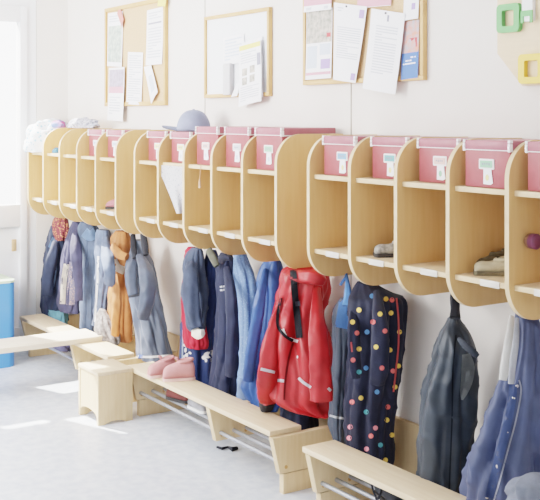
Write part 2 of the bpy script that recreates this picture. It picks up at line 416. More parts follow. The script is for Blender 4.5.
paper('leaflet', 'tilted folded white leaflet under the headed sheet on the far cork board', 'leaflet', [(144, 67), (151, 65), (158.5, 92), (152, 104)], [(.3, .8, .3, .8, ALB)], Y=-.02)
paper('note', 'pale yellow note in the upper corner of the far cork board', 'note', [(158, 0), (166, -2), (166, 6.5), (158, 6)], [], Y=-.022, base=YELP)
paper('sheet', 'large yellow-headed sheet hanging on the white board', 'paper', [(238.8, 45.5), (260.5, 39.5), (263.2, 101), (240.3, 107)], [(.02, .98, .02, .1, YELP)] + lines(.08, .8, .14, .34, 5) + [(.15, .38, .4, .52, PHOTO), (.5, .72, .38, .5, PHOTO), (.15, .38, .55, .67, PHOTO), (.5, .72, .53, .65, PHOTO), (.82, .97, .2, .4, INKD)] + lines(.08, .9, .7, .95, 7), Y=-.026, curl=.008)
paper('sheet', 'plain white sheet showing behind the yellow-headed sheet', 'paper', [(243, 42.5), (262, 36.5), (264.3, 97), (244, 103)], [], Y=-.017)
paper('sheet', 'small blank white slip on the white board between eraser and yellow-headed sheet', 'paper', [(236, 84), (240, 82), (238, 96), (232, 97)], [], Y=-.02)
paper('sheet', 'faint white sheet with grey lines on the upper part of the white board', 'paper', [(223, 38), (244, 33), (244.5, 62), (223.5, 66)], lines(.1, .9, .1, .9, 7, ALB), Y=-.0135)
pa, pb = at(225.6, 79, -.018), at(232.6, 79, -.018); za, zb = at(229, 95, -.018).z, at(229, 63.5, -.018).z
tag(obj('eraser', B((pa.x, -.032, za), (pb.x, -.0105, zb), .004), mat('grey felt', (206, 206, 208), .8), None, ((pa.x + pb.x) / 2, -.02, za)), 'grey upright eraser block on the white board', 'eraser')
paper('poster', 'pink and white poster cut by the top of the photo, on the near cork board', 'poster', [(304.5, -14), (332, -18), (332, 9.5), (304.5, 12.5)], [(0, 1, 0, .78, PNK), (.1, .3, .84, .95, INK), (.75, .9, .84, .95, INK)], Y=-.020)
paper('poster', 'white poster with a photo and red heading on the near cork board', 'poster', [(306.5, 11), (332.5, 7.5), (332, 78), (306.3, 80)], [(.02, .98, .02, .48, PHOTO), (.06, .55, .27, .31, REDP), (.2, .95, .35, .41, REDP), (.05, .45, .52, .84, ALB), (.55, .95, .5, .66, ALB), (.6, .95, .72, .86, LIL), (.02, .98, .9, .94, PNK)])
paper('letter', 'white letter with a lilac logo pinned beside the red-headed poster', 'letter', [(334, 2.5), (367, 6.5), (357, 83), (334.5, 79.5)], lines(.12, .3, .05, .12, 2) + lines(.12, .92, .3, .72, 14, seed=3) + [(.8, .95, .05, .16, LIL), (.78, .95, .88, .97, LIL)], Y=-.021, curl=.006, pin=(.4, .03))
paper('sheet', 'pink-edged sheet behind the two letters, cut by the top of the photo', 'paper', [(358, -16), (392, -18), (392, 5.5), (358, 8.5)], [(0, 1, .5, .98, PNK)], Y=-.0135)
paper('letter', 'white letter with a centred crest hanging over the frame of the near cork board', 'letter', [(371.5, 8.5), (405, 13.5), (397.3, 94.5), (364.5, 88.5)], [(.5, .56, .05, .13, INKD)] + lines(.2, .85, .19, .8, 18, seed=9), Y=-.024, curl=.008, pin=(.45, .03))
paper('sheet', 'white sheet with a small crest above the blue and red leaflet', 'paper', [(404, -12), (419, -14), (419, 18.5), (404, 21)], [(.55, .8, .5, .7, LIL)], Y=-.017)
paper('leaflet', 'colour leaflet with a red photo above and blue field below', 'leaflet', [(402.5, 22), (419.3, 19.5), (418.8, 77.5), (402, 80)], [(0, 1, 0, .55, COLP), (0, 1, .55, 1, BLUP), (.45, .9, .3, .46, REDP)] + lines(.1, .85, .62, .78, 3, PAPER), Y=-.0145)

# octagonal board with toy frames
xl = -1.996; ow = .46; oz0, oz1 = 1.229, 1.229 + ow; ch = .088
pr = [(xl + ch, oz0), (xl + ow - ch, oz0), (xl + ow, oz0 + ch), (xl + ow, oz1 - ch), (xl + ow - ch, oz1), (xl + ch, oz1), (xl, oz1 - ch), (xl, oz0 + ch)]
tag(obj('octagonal_board', prism(pr, 1, -.016, -.001, .001), mat('pale maple board', (226, 202, 168), .5, 0, .03, 10, 0, 1, (1, 1, 8)), None, (xl + ow / 2, 0, oz0)), 'pale octagonal wooden board with green and yellow frames, at the near end of the wall', 'board')
def toy_frame(label, px, m, col_in):
    (x0, y0), (x1, y1) = px
    a, b = at(x0, y1, -.022), at(x1, y0, -.022)
    za, zb = a.z, b.z
    bm = bmesh.new(); cx, cz = (a.x + b.x) / 2, (za + zb) / 2; hw, hh = (b.x - a.x) / 2, (zb - za) / 2
    out = rrect(cx - hw, cz - hh, cx + hw, cz + hh, .012, 4); inn = rrect(cx - hw * .52, cz - hh * .56, cx + hw * .52, cz + hh * .56, .005, 4)
    n_ = len(out); vv = []
    for y in (-.030, -.0165):
        vv.append(([bm.verts.new((p[0], y, p[1])) for p in out], [bm.verts.new((p[0], y, p[1])) for p in inn]))
    for k in range(n_):
        j = (k + 1) % n_
        (o0, i0), (o1, i1) = vv
        bm.faces.new((o0[k], o0[j], i0[j], i0[k])); bm.faces.new((o1[k], o1[j], i1[j], i1[k]))
        bm.faces.new((o0[k], o0[j], o1[j], o1[k])); bm.faces.new((i0[k], i0[j], i1[j], i1[k]))
    return tag(obj('toy_square', bm, m, None, (cx, -.02, za)), label, 'toy')
GF = mat('green lacquer', (110, 176, 110), .45); YF = mat('yellow lacquer', (240, 200, 90), .45)
toy_frame('green square wooden frame on the octagonal board', ((498.5, 2.5), (521, 33.5)), GF, None)
toy_frame('yellow square wooden frame on the octagonal board', ((520, 53), (546, 84)), YF, None)
p0, p1 = at(523.5, 22, -.022), at(534, -8, -.022)
bm = prism(rrect(p0.x, p0.z, p1.x, p1.z, .006, 4), 1, -.028, -.0165)
t = tag(obj('toy_tag', bm, WHITE, None, (p0.x, -.02, p0.z)), 'white plate with a green forked foot beside the green frame', 'tag')
z = p0.z; x0, x1 = p0.x - .002, p1.x + .002; hm = (p1.z - p0.z)
bm = prism([(x0, z - .004), (x0 + .009, z - .004), (x0 + .009, z + hm * .18), (x1 - .009, z + hm * .18), (x1 - .009, z - .004), (x1, z - .004), (x1, z + hm * .38), (x0, z + hm * .38)], 1, -.031, -.0283)
obj('fork', bm, GF, t)

# ------------------------------------------------------------------ clothes
def interp_rows(rows, n):
    r = smooth_path(rows, n)
    return r
def body(rows, d, b, fold=.13, k=6, seed=0, n=72, m=96, crump=.006, grow=.5, dd=0):
    """a hanging garment as one closed sleeve of cloth: rows are (py, left px, right px) measured on the photo,
    d its distance from the wall, b its half thickness, dd how much it leans out towards the hem"""
    bm = bmesh.new(); rs = []
    rr = smooth_path(rows, n)
    for i, (py, xl_, xr_) in enumerate(rr):
        t = i / (n - 1); Y = -(d + dd * t)
        c = at((xl_ + xr_) / 2, py, Y); dp = depth(c); W = max(.002, (xr_ - xl_) / 2 * dp / F)
        v = c - CAM; v.z = 0; v.normalize(); nx, ny = abs(v.y), abs(v.x)
        bb = min(b, .78 * W / ny); a = math.sqrt(max(W * W - (bb * ny) ** 2, .05 * W * W)) / nx
        ring = []
        for j in range(m):
            th = 2 * math.pi * j / m
            amp = fold * min(1, .35 + t / max(.01, grow))
            w1 = .9 * noise.noise(Vector((seed * 3.1, t * 2.2, .5))) + .5 * noise.noise(Vector((c.x * 3 + math.cos(th), math.sin(th) + seed, t * 3)))
            u1 = k * .5 * th + seed + w1 * 1.5; u2 = (k + 3) * .5 * th + seed * 2.3 - w1 * 2
            pl = .65 * (.55 - 1.5 * abs(math.cos(u1)) ** 7) + .5 * (.5 - 1.4 * abs(math.cos(u2)) ** 9)
            e = 1 + amp * pl * 1.25
            p = Vector((c.x + a * e * math.cos(th), c.y + bb * e * math.sin(th), c.z))
            rg = (1 - abs(noise.noise(Vector((p.x * 15 + p.z * 9, p.y * 15 - seed, p.z * 7 + seed))))) ** 7
            dn = (rg - .3) * crump * .9 + noise.noise(Vector((p.x * 13 + seed * 7, p.y * 13, p.z * 4))) * crump * 1.2
            dv = Vector((math.cos(th), math.sin(th), 0))
            p += dv * dn
            p.y = min(p.y, -.006)
            ring.append(p)
        rs.append(ring)
    rings(bm, rs); bmesh.ops.recalc_face_normals(bm, faces=bm.faces[:])
    return bm
def pathw(pts, n=20):
    """[(px, py, d, r_px)] -> world points and radii"""
    q = smooth_path(pts, n); P = []; R = []
    for px, py, d, r in q:
        p = at(px, py, -d); P.append(p); R.append(r * depth(p) / F)
    return P, R
def sleeve(parent, pts, m, name='sleeve', folds=.10, seed=0, flat=.62, n=44):
    P, R = pathw(pts, n); bm = bmesh.new()
    if name == 'sleeve':
        P = [p + (p - CAM).normalized() * (.07 * (1 - min(1, i / (n * .55))) ** 1.7) for i, p in enumerate(P)]
        R = [q_ * (.6 + .4 * min(1, i / (n * .4))) for i, q_ in enumerate(R)]
        e = (P[-1] - P[-2]).normalized(); P += [P[-1] - e * .004, P[-1] - e * .012]; R += [R[-1] * .86, R[-1] * .7]
    tube(bm, P, R, 30, 0, flat, folds, seed, 5)
    for v in bm.verts:
        c_ = v.co; k_ = .0032 if name == 'sleeve' else .0012
        q = Vector((c_.x * 30 + c_.z * 22, c_.y * 30, c_.z * 34 + seed)); dn = ((1 - abs(noise.noise(q))) ** 4 - .3) * k_ + noise.noise(c_ * 24 + Vector((seed, 0, 0))) * k_
        v.co = c_ + Vector((RT.x * 0, -1, 0)) * dn + RT * dn * .6
    for v in bm.verts:
        v.co.y = min(v.co.y, -.006)
    return obj(name, bm, m, parent, smooth=True, ang=80)
def hit(tree, px, py):
    d = ray(px, py).normalized(); h = tree.ray_cast(CAM, d)
    return (h[0], h[1]) if h[0] is not None else (None, None)
def decal_strip(bm, tree, pts, hw, mi=0, lift=.0016, n=24):
    """a ribbon lying on the surface below, following photo points"""
    q = smooth_path([tuple(p) + ((hw,) if len(p) == 2 else ()) for p in pts], n); prev = None
    for i, (x, y, w) in enumerate(q):
        x2, y2, _ = q[min(i + 1, n - 1)]; x1, y1, _ = q[max(i - 1, 0)]
        tx, ty = x2 - x1, y2 - y1; L = math.hypot(tx, ty) or 1; nx, ny = -ty / L, tx / L
        row = []
        for s in (-1, -.33, .33, 1):
            h, nn = hit(tree, x + nx * w * s, y + ny * w * s)
            if h is None: row = None; break
            row.append(h + (CAM - h).normalized() * lift)
        if row is None: prev = None; continue
        row = [bm.verts.new(p) for p in row]
        if prev:
            for k in range(3): bm.faces.new((prev[k], prev[k + 1], row[k + 1], row[k])).material_index = mi
        prev = row
def decal_disc(bm, tree, px, py, r, mi, lift=.0012, sq=1, rot=0, inner=None):
    h, _ = hit(tree, px, py)
    if h is None: return
    c = bm.verts.new(h + (CAM - h).normalized() * lift); ringv = []
    for k in range(12):
        a = 2 * math.pi * k / 12; ox, oy = r * math.cos(a), r * sq * math.sin(a)
        ox, oy = ox * math.cos(rot) - oy * math.sin(rot), ox * math.sin(rot) + oy * math.cos(rot)
        p, _ = hit(tree, px + ox, py + oy)
        if p is None or (p - h).length > .03: p = h + RT * (ox * .003) + Vector((0, 0, -oy * .003))
        ringv.append(bm.verts.new(p + (CAM - p).normalized() * lift))
    for k in range(12): bm.faces.new((c, ringv[k], ringv[(k + 1) % 12])).material_index = mi
def decal_poly(bm, tree, poly, mi, lift=.0012):
    for px, py, r, sq, rot in poly: decal_disc(bm, tree, px, py, r, mi, lift, sq, rot)
def garment(name, label, cat, rows, m, d=.11, b=.085, group='clothes hanging on the hooks', decals=None, extra=(), **kw):
    bm = body(rows, d, b, **kw); tree = BVHTree.FromBMesh(bm)
    if decals: decals(bm, tree)
    top = at((rows[0][1] + rows[0][2]) / 2, rows[0][0], -d)
    o = obj(name, bm, [m] + list(extra), None, top, ang=75)
    tag(o, label, cat, group); o_tree[o.name] = tree
    return o, tree
o_tree = {}
def part_strip(parent, name, tree, strips, m, lift=.002, n=24):
    bm = bmesh.new()
    for pts, hw in strips: decal_strip(bm, tree, pts, hw, 0, lift, n)
    if len(bm.faces) == 0: bm.free(); return
    g = bmesh.ops.solidify(bm, geom=bm.faces[:], thickness=.0012)
    return obj(name, bm, m, parent)
def part_snaps(parent, name, tree, pts, r, m):
    for x, y in pts:
        h, nn = hit(tree, x, y)
        if h is None: continue
        bm = bmesh.new(); rr = r * depth(h) / F
        bmesh.ops.create_uvsphere(bm, u_segments=14, v_segments=8, radius=rr)
        q = nn.to_track_quat('Z', 'Y').to_matrix().to_4x4()
        bmesh.ops.transform(bm, matrix=Matrix.Translation(h) @ q @ Matrix.Diagonal((1, 1, .4, 1)), verts=bm.verts[:])
        obj(name, bm, m, parent)

NAVY = fab('navy shell', (56, 64, 86)); PURP = fab('dusky purple shell', (72, 72, 98)); STEELB = fab('steel blue shell', (86, 100, 124))
SLATE = fab('slate rain cloth', (80, 90, 108), .15, .5, spec=.4); BROWN = fab('tan coat cloth', (176, 114, 72)); FUR = mat('grey fur', (140, 134, 132), .9, 0, .3, 60, .8, 220)
CREAM = fab('cream lining', (238, 228, 214)); LBLUE = fab('light blue cloth', (136, 164, 204)); TEALF = fab('teal trim cloth', (112, 160, 176))
REFL = mat('silver reflective tape', (222, 224, 230), .3, .3)
REDC = fab('red rain cloth', (182, 36, 40), .12, .42, spec=.45, bump=.08, sheen=0); REDD = fab('dark red knit', (190, 44, 60))

# far unit, from the door towards the viewer
g, tr_ = garment('patterned_scarf', 'dark red and brown patterned scarf bunched on the first hook by the door', 'scarf',
    [(214, 56, 66), (220, 53.5, 67.5), (227, 52.5, 68), (234, 53, 68), (240, 55, 66)], speckle('red brown pattern', (122, 52, 60), (206, 140, 92), 90, .35), d=.15, b=.05, fold=.12, k=4, seed=1, n=18)
g, tr_ = garment('jacket', 'navy jacket with light blue stripe and teal hem, first from the glazed door', 'jacket',
    [(226, 52, 64), (236, 48, 66), (250, 45, 66), (265, 43, 66), (289, 42, 66), (305, 42, 66), (314, 43.5, 67), (319, 45, 68)], NAVY, d=.135, b=.08, seed=2, k=5)
part_strip(g, 'stripe', tr_, [([(52, 252), (54, 268), (52.5, 282), (50, 292)], 2.6)], LBLUE)
part_strip(g, 'chest_patch', tr_, [([(55, 238), (51, 248)], 3)], LBLUE)
sleeve(g, [(56, 240, .18, 5), (52, 258, .2, 6), (48, 278, .2, 6), (47.5, 296, .2, 5.5)], NAVY, seed=4)
obj('hem', body([(309, 46.5, 66.5), (314, 46.5, 67.5), (320, 47.5, 67.5), (324, 50, 67)], .14, .078, n=8, seed=2), TEALF, g, ang=75)
g, tr_ = garment('jacket', 'dusky purple jacket with cream and plaid front panels, second from the glazed door', 'jacket',
    [(222, 72, 80), (230, 69, 82), (240, 66, 83), (255, 62, 83), (270, 60.5, 82), (290, 58, 82), (304, 57.5, 81), (311, 59, 80)], PURP, d=.15, b=.075, seed=5, k=5)
part_strip(g, 'cream_panel', tr_, [([(66.5, 264), (64, 280), (62.5, 304)], 2.8)], CREAM)
part_strip(g, 'plaid_panel', tr_, [([(73.5, 262), (72, 282), (70.5, 305)], 4.2)], speckle('plaid print', (150, 146, 168), (216, 190, 180), 120, .4))
part_strip(g, 'collar_stripe', tr_, [([(66, 240), (62.5, 247), (60, 257)], 1.8)], WHITE)
sleeve(g, [(76, 232, .2, 5.5), (75, 246, .215, 6.5), (77, 262, .215, 5.5), (78.5, 280, .21, 4.5), (79, 300, .2, 4)], PURP, seed=7)
g, tr_ = garment('jacket', 'steel blue jacket between the purple one and the pale piped one', 'jacket',
    [(222, 82, 92), (228, 79.5, 97), (240, 80, 99), (261, 81, 98), (289, 80, 97), (310, 79.5, 96), (330, 79, 95), (343, 82, 94)], STEELB, d=.135, b=.075, seed=8, k=4)
part_strip(g, 'yoke', tr_, [([(84, 232), (90, 236), (96, 232)], 5)], LBLUE)
g, tr_ = garment('jacket', 'pale grey blue jacket with white piping next to the tan coat', 'jacket',
    [(230, 98, 109), (238, 96.5, 111), (252, 96, 113), (266, 96.5, 114), (280, 96, 112), (296, 95, 108), (312, 94, 106), (326, 93, 106)], fab('grey blue cloth', (104, 118, 144)), d=.15, b=.07, seed=11, k=5)
part_strip(g, 'piping', tr_, [([(98.2, 256), (97.5, 275), (96.2, 300), (94.8, 322)], 1.0)], WHITE)
sleeve(g, [(105, 238, .19, 6), (107, 256, .21, 7), (110, 272, .22, 6), (110, 285, .21, 5)], fab('grey blue cloth', (104, 118, 144)), seed=12)
g, tr_ = garment('coat', 'tan coat with a fur trimmed hood on the far unit', 'coat',
    [(231, 116, 128), (238, 112, 131), (250, 110, 132), (264, 110, 133), (280, 110, 132), (300, 109, 132), (320, 109, 132), (337, 111, 132), (341, 116, 130)], BROWN, d=.13, b=.07, seed=13, k=4)
part_strip(g, 'hood_lining', tr_, [([(112.5, 258), (117, 267), (125, 271)], 4)], CREAM)
sleeve(g, [(113, 246, .19, 3.5), (119, 254, .2, 4.5), (127, 257, .19, 3.5)], BROWN, 'hood_fold', seed=14)
sleeve(g, [(115, 275, .2, 4.5), (117, 295, .21, 5), (116, 318, .21, 5), (115, 335, .2, 4.5)], BROWN, seed=15)
g, tr_ = garment('fur_hood', 'grey shaggy hood hanging below the pale piped jacket', 'hood',
    [(309, 99, 104), (316, 96.5, 110), (324, 95.5, 115), (332, 96.5, 119), (340, 100, 120), (345, 106, 117)], FUR, d=.185, b=.045, seed=16, k=7, n=20, crump=.01)
g, tr_ = garment('coat', 'long slate grey rain coat hanging at the near end of the far unit', 'coat',
    [(240, 134, 146), (252, 131, 148.5), (265, 127, 154), (280, 126, 157), (298, 129, 160), (319, 133.5, 164.5), (340, 136.5, 168), (352, 137, 171), (358, 138, 172)], SLATE, d=.14, b=.095, seed=17, k=5, fold=.11)
sleeve(g, [(140, 256, .2, 7), (147, 275, .23, 8.5), (148, 297, .245, 7.5), (143, 318, .24, 6)], SLATE, seed=18)
sleeve(g, [(134, 258, .2, 4.5), (131, 275, .22, 6), (134, 296, .23, 5.5)], SLATE, seed=19)
part_strip(g, 'white_hem', tr_, [([(138, 356.3), (150, 357), (171, 355.2)], 1.1)], WHITE, .003)
part_strip(g, 'hem_label', tr_, [([(138.5, 356), (142.5, 356.6)], 1.6)], C_('blue label', (96, 120, 190)), .005)
sleeve(g, [(133, 235, .16, 2.6), (133.5, 246, .18, 3), (135, 258, .19, 2.6)], BLACK, 'strap', .05, 20)
sleeve(g, [(143, 234, .17, 3), (145, 246, .19, 3.6), (146, 255, .2, 2.8)], BLACK, 'strap', .05, 21)
g, tr_ = garment('trousers', 'dark grey trousers showing under the hem of the slate rain coat', 'trousers',
    [(340, 152, 168), (352, 152, 170), (362, 152, 170), (372, 154, 170)], fab('dark grey cloth', (92, 98, 112)), d=.10, b=.05, seed=22, n=14)

# middle unit
NAVY2 = fab('deep navy softshell', (46, 51, 74), .12)
INDI = fab('indigo overall cloth', (46, 60, 100), .14)
WHP = fab('white print', (226, 222, 220), .05)
def animals(bm, tree):
    decal_poly(bm, tree, [(185, 345, 2.2, .8, 0), (188, 342.5, 1.5, .8, 0), (185.5, 350, 1.2, 2.2, .1), (187, 355, 2.4, .8, -.3), (190, 353, 1.6, .7, .6), (184, 356.5, 1, 1.3, 0)], 1)
    decal_poly(bm, tree, [(208, 355, 4.4, .75, -.15), (212.5, 352.5, 2.8, .9, 0), (204, 357.5, 2.4, .9, 0), (206, 360.5, 1.3, 1.4, 0), (211.5, 360, 1.3, 1.4, 0), (214, 356, 1.5, 1, 0)], 1)
g, tr_ = garment('overall', 'indigo overall with white animal prints under the red jacket', 'overall',
    [(250, 206, 216), (262, 204, 219), (285, 200, 219), (310, 190, 219), (325, 182, 218), (345, 181, 217), (368, 181, 216), (385, 182, 216), (398, 186, 214)], INDI, d=.105, b=.085, seed=23, k=5, decals=animals, extra=[WHP])
part_strip(g, 'leg_piping', tr_, [([(183, 330), (182.4, 350), (182.6, 372)], .7)], fab('pale blue piping', (190, 205, 230)))
sleeve(g, [(209, 250, .17, 3.5), (213, 258, .18, 4), (217, 266, .18, 3)], fab('olive strap', (104, 104, 92)), 'strap', .05, 24)
g, tr_ = garment('jacket', 'red jacket showing its hem and hood tip around the grey blue quilted one', 'jacket',
    [(247, 188, 194), (254, 185, 200), (270, 183.5, 204), (300, 182.5, 207), (330, 183, 207.5), (342, 184, 207.5), (347, 186, 206)], REDD, d=.145, b=.055, seed=25)
g, tr_ = garment('jacket', 'grey blue quilted jacket worn over the red one, first on the middle unit', 'jacket',
    [(248, 192, 202), (256, 186.5, 205), (266, 184.5, 206), (288, 183, 208), (305, 183.5, 208), (318, 185, 207), (327, 187, 204), (331, 191, 202)], fab('grey blue quilting', (74, 84, 106), .2), d=.165, b=.058, seed=26, k=4, crump=.009)
sleeve(g, [(193, 256, .2, 6), (191, 272, .225, 8), (191, 292, .23, 8.2), (193, 312, .23, 8), (197, 328, .225, 6.5)], fab('grey blue quilting', (74, 84, 106), .2), seed=27, folds=.14)
sleeve(g, [(194.5, 331, .226, 5.5), (199, 334, .224, 5), (203, 333, .222, 4)], CREAM, 'cuff', .08, 28, n=10)
LOGO = C_('white lettering', (232, 232, 236))
g, tr_ = garment('jacket', 'deep navy softshell jacket with a small white logo on the middle unit', 'jacket',
    [(253, 221, 231), (260, 218.5, 233), (275, 217, 236), (304, 217, 239.5), (336, 214.5, 241), (368, 211.5, 240), (388, 209, 240), (400, 211, 239)], NAVY2, d=.135, b=.09, seed=29, k=5, fold=.14)
part_strip(g, 'logo', tr_, [([(219.8, 287), (222.4, 286.6)], .9), ([(222.9, 286.6), (225.4, 286.2)], .9), ([(220, 290.3), (222.6, 290)], .9), ([(223.1, 289.9), (225.6, 289.5)], .9)], LOGO, .002, 6)
sleeve(g, [(226, 268, .19, 5), (230, 290, .22, 6.5), (232, 320, .23, 6.5), (231, 352, .23, 6), (230, 376, .22, 5)], NAVY2, seed=30)
sleeve(g, [(221, 262, .2, 3.6), (224, 257, .21, 5), (231, 259, .2, 3.5)], fab('dark collar', (44, 46, 62)), 'collar', .08, 31, n=12)
JEAN = speckle('dotted denim', (108, 134, 178), (134, 156, 194), 110, .3)
g, tr_ = garment('trousers', 'light blue dotted denim trousers between the navy softshell and the bright blue coat', 'trousers',
    [(252, 234, 246), (262, 233, 250), (275, 234, 254.5), (304, 238, 257), (336, 240, 256), (368, 239, 255), (388, 237.5, 256), (398, 238, 256)], JEAN, d=.13, b=.085, seed=32, k=4)
sleeve(g, [(247, 379, .15, 8), (247, 385, .15, 9.3), (247, 392, .15, 9.6), (247, 398, .15, 9)], fab('denim cuff', (124, 146, 186)), 'cuff', .04, 33, n=12)
BLUE = fab('bright blue rain cloth', (54, 88, 154), .14, .45, spec=.45, bump=.08, sheen=0)
g, tr_ = garment('rain_coat', 'bright blue rain coat half hidden behind the red rain coat', 'coat',
    [(259, 266, 280), (266, 261, 282), (280, 257, 284), (296, 257.5, 283), (326, 253, 282), (350, 249, 281), (372, 245, 280), (388, 242.5, 279), (402, 248, 278), (410, 254, 276)], BLUE, d=.115, b=.09, seed=34, k=5, fold=.16)
part_strip(g, 'piping', tr_, [([(259, 285), (262, 300), (258, 325), (256, 345)], .8)], LBLUE)
sleeve(g, [(266, 270, .19, 5), (262, 290, .21, 5.5), (258, 315, .215, 6), (252, 350, .21, 6), (248, 380, .19, 5.5)], BLUE, seed=35)
g, tr_ = garment('trousers', 'dark navy rain trousers showing under the hem of the red rain coat', 'trousers',
    [(360, 284, 316), (390, 283, 317), (410, 282, 317), (425, 283, 317.5), (436, 285, 317)], fab('dark navy', (40, 46, 68)), d=.11, b=.07, seed=36, k=3, n=18)
g, tr_ = garment('rain_coat', 'red rain coat with silver stripes and black braces over it', 'coat',
    [(266, 288, 322), (272, 283, 327), (288, 279.5, 328), (300, 277, 325), (311, 274, 322), (326, 270, 324), (349, 266, 330), (372, 264, 332), (393, 266, 331.5), (403, 278, 331.5), (410, 296, 331), (416, 314, 330.5)], REDC, d=.135, b=.10, seed=37, k=6, fold=.16, crump=.007)
sl1 = sleeve(g, [(283, 300, .2, 5), (276, 322, .235, 8), (271, 348, .25, 10), (269, 372, .25, 11.5), (268, 392, .235, 11), (269, 402, .225, 8.5)], REDC, seed=38, folds=.11)
sl2 = sleeve(g, [(317, 288, .19, 6), (317, 320, .225, 9), (319, 345, .24, 10), (321, 372, .24, 11), (322, 400, .235, 11.5)], REDC, seed=40, folds=.11)
hd = sleeve(g, [(287, 272, .17, 5), (300, 276, .205, 10), (314, 277, .205, 12), (323, 280, .18, 8)], REDC, 'hood', .12, 39)
bmj = bmesh.new()
for o_ in (g, sl1, sl2, hd):
    mm = o_.data.copy(); mm.transform(Matrix.Translation(g.location)); bmj.from_mesh(mm); bpy.data.meshes.remove(mm)
trJ = BVHTree.FromBMesh(bmj); bmj.free()
part_strip(g, 'reflective_stripe', trJ, [([(260.5, 369), (267, 370.5), (275, 372.5)], 1.5)], REFL, .003)
part_strip(g, 'reflective_stripe', trJ, [([(277.5, 380.5), (284, 381)], 1.5)], REFL, .003)
part_strip(g, 'reflective_stripe', trJ, [([(298.5, 378), (304, 383), (311, 387.5)], 1.4)], REFL, .003)
part_strip(g, 'reflective_stripe', trJ, [([(328, 388), (331, 391)], 1.5)], REFL, .003)
part_strip(g, 'opening_shade', trJ, [([(293, 343), (288.5, 360), (285, 384), (284, 400)], 1.0)], fab('deep red painted shade', (120, 20, 26)), .002)  # dark red ribbon stands in for the shade inside the coat's front gap
part_snaps(g, 'snap', trJ, [(297.5, 357)], 1.4, REFL)
bm = bmesh.new(); P, R = pathw([(268, 400, .225, 8.3), (266.5, 406, .22, 7.2), (265, 412, .215, 4.5)], 10); tube(bm, P, R, 18, 0, .85, .08, 3, 5)
obj('cuff', bm, BLACK, g, ang=80)
bc = tag(obj('braces', (lambda b_: (decal_strip(b_, trJ, [(293, 270), (294.5, 290), (297, 315), (299.5, 338)], 3.4, 0, .007, 30), decal_strip(b_, trJ, [(281, 298), (278, 312), (278, 326), (284, 335), (293, 341)], 1.6, 0, .007, 30), bmesh.ops.solidify(b_, geom=b_.faces[:], thickness=.002), b_)[-1])(bmesh.new()), BLACK, None, at(297, 300, -.23)), 'black braces with a buckle hanging down over the red rain coat', 'braces')
trB = trJ
part_strip(bc, 'white_backing', trJ, [([(282.5, 329), (286, 336.5), (292, 339.5), (298, 341.5)], 1.5)], WHITE, .005)
part_strip(bc, 'buckle', trJ, [([(295.3, 304), (300, 303.4)], 2.4)], mat('grey buckle', (92, 96, 108), .4), .010, 6)

# near unit
GT = fab('grey rain trouser cloth', (62, 72, 88), .15, .5, spec=.4)
g, tr_ = garment('rain_trousers', 'dark grey rain trousers with blue top and silver band, behind the dotted jacket', 'trousers',
    [(298, 342, 350), (306, 337, 354), (316, 334.5, 356), (335, 333, 356), (350, 333, 354), (372, 331.5, 352), (390, 330, 350), (410, 329, 349), (425, 329.5, 348), (440, 333, 347), (450, 336, 346)], GT, d=.125, b=.075, seed=41, k=4)
TB = fab('sky blue cloth', (96, 140, 208))
part_strip(g, 'blue_yoke', tr_, [([(345.5, 300), (344, 312), (341, 328)], 6.5)], TB, .002)
part_strip(g, 'reflective_band', tr_, [([(329.5, 415.5), (337, 417.5), (346, 418.5)], 1.1)], REFL)
sleeve(g, [(346, 273, .12, 1.4), (347.5, 283, .14, 2.2), (348, 296, .15, 4), (347, 306, .16, 5)], TB, 'strap', .1, 42)
sleeve(g, [(347, 276, .12, 1.3), (343, 281, .13, 1.4), (340.5, 285, .13, 1.2)], TB, 'loop', .05, 43, n=10)
DN = fab('dotted navy softshell', (40, 43, 62), .15)
DCOL = [C_('yellow dot', (232, 196, 100)), C_('blue dot', (92, 140, 196)), C_('coral dot', (220, 108, 104)), C_('pink dot', (228, 140, 150)), C_('teal dot', (80, 150, 160))]
dots = [(359, 310, 0), (372, 296, 1), (391, 313, 0), (367, 332, 1), (385, 331, 2), (399.5, 332, 0), (376, 347, 0), (359, 349, 0), (390, 350, 0), (353, 360, 2), (366, 368, 1), (382, 368, 2), (398.5, 366, 0), (395, 387, 0), (350, 427, 3), (375.5, 428, 3), (388, 407, 2), (380.5, 445, 4), (385.5, 460, 0), (349, 438, 3), (386, 299, 0), (373, 322, 2), (352.5, 322, 0), (357, 333, 2), (392, 300, 2), (371, 436, 2), (366.5, 449, 3), (387, 420, 0), (359, 372, 4), (361, 398, 0), (352, 402, 2), (377, 392, 1), (393, 371, 2), (380, 314, 0), (366, 412, 4), (392, 435, 0)]
def dotdec(skip=lambda x, y: False):
    def f(bm, tree):
        for x, y, c in dots:
            if not skip(x, y): decal_disc(bm, tree, x, y, 2.9, 1 + c, .0014, 1, 0)
    return f
rowsO = [(282, 358, 374), (287, 354, 381), (293, 351, 392), (299, 350, 403.5), (318, 350, 404), (335, 350.5, 403.5), (350, 350, 402), (368, 349, 400), (382, 348, 398), (395, 347, 396), (410, 346, 394.5), (425, 346, 393.5), (438, 346.5, 393), (452, 349, 393), (470, 356, 392), (480, 362, 390)]
g, tr_ = garment('softshell_jacket', 'dark navy softshell jacket printed with yellow, blue and coral dots', 'jacket', rowsO, DN, d=.13, b=.10, seed=44, k=6, fold=.14)
sA = sleeve(g, [(357, 296, .2, 5), (354, 318, .235, 6.5), (354, 345, .245, 6.5), (355, 366, .24, 6), (356, 378, .235, 4.5)], DN, seed=45)
sB = sleeve(g, [(377, 292, .2, 6), (379, 312, .24, 8), (380, 340, .25, 9), (379, 366, .25, 9), (377, 384, .24, 7.5)], DN, seed=46)
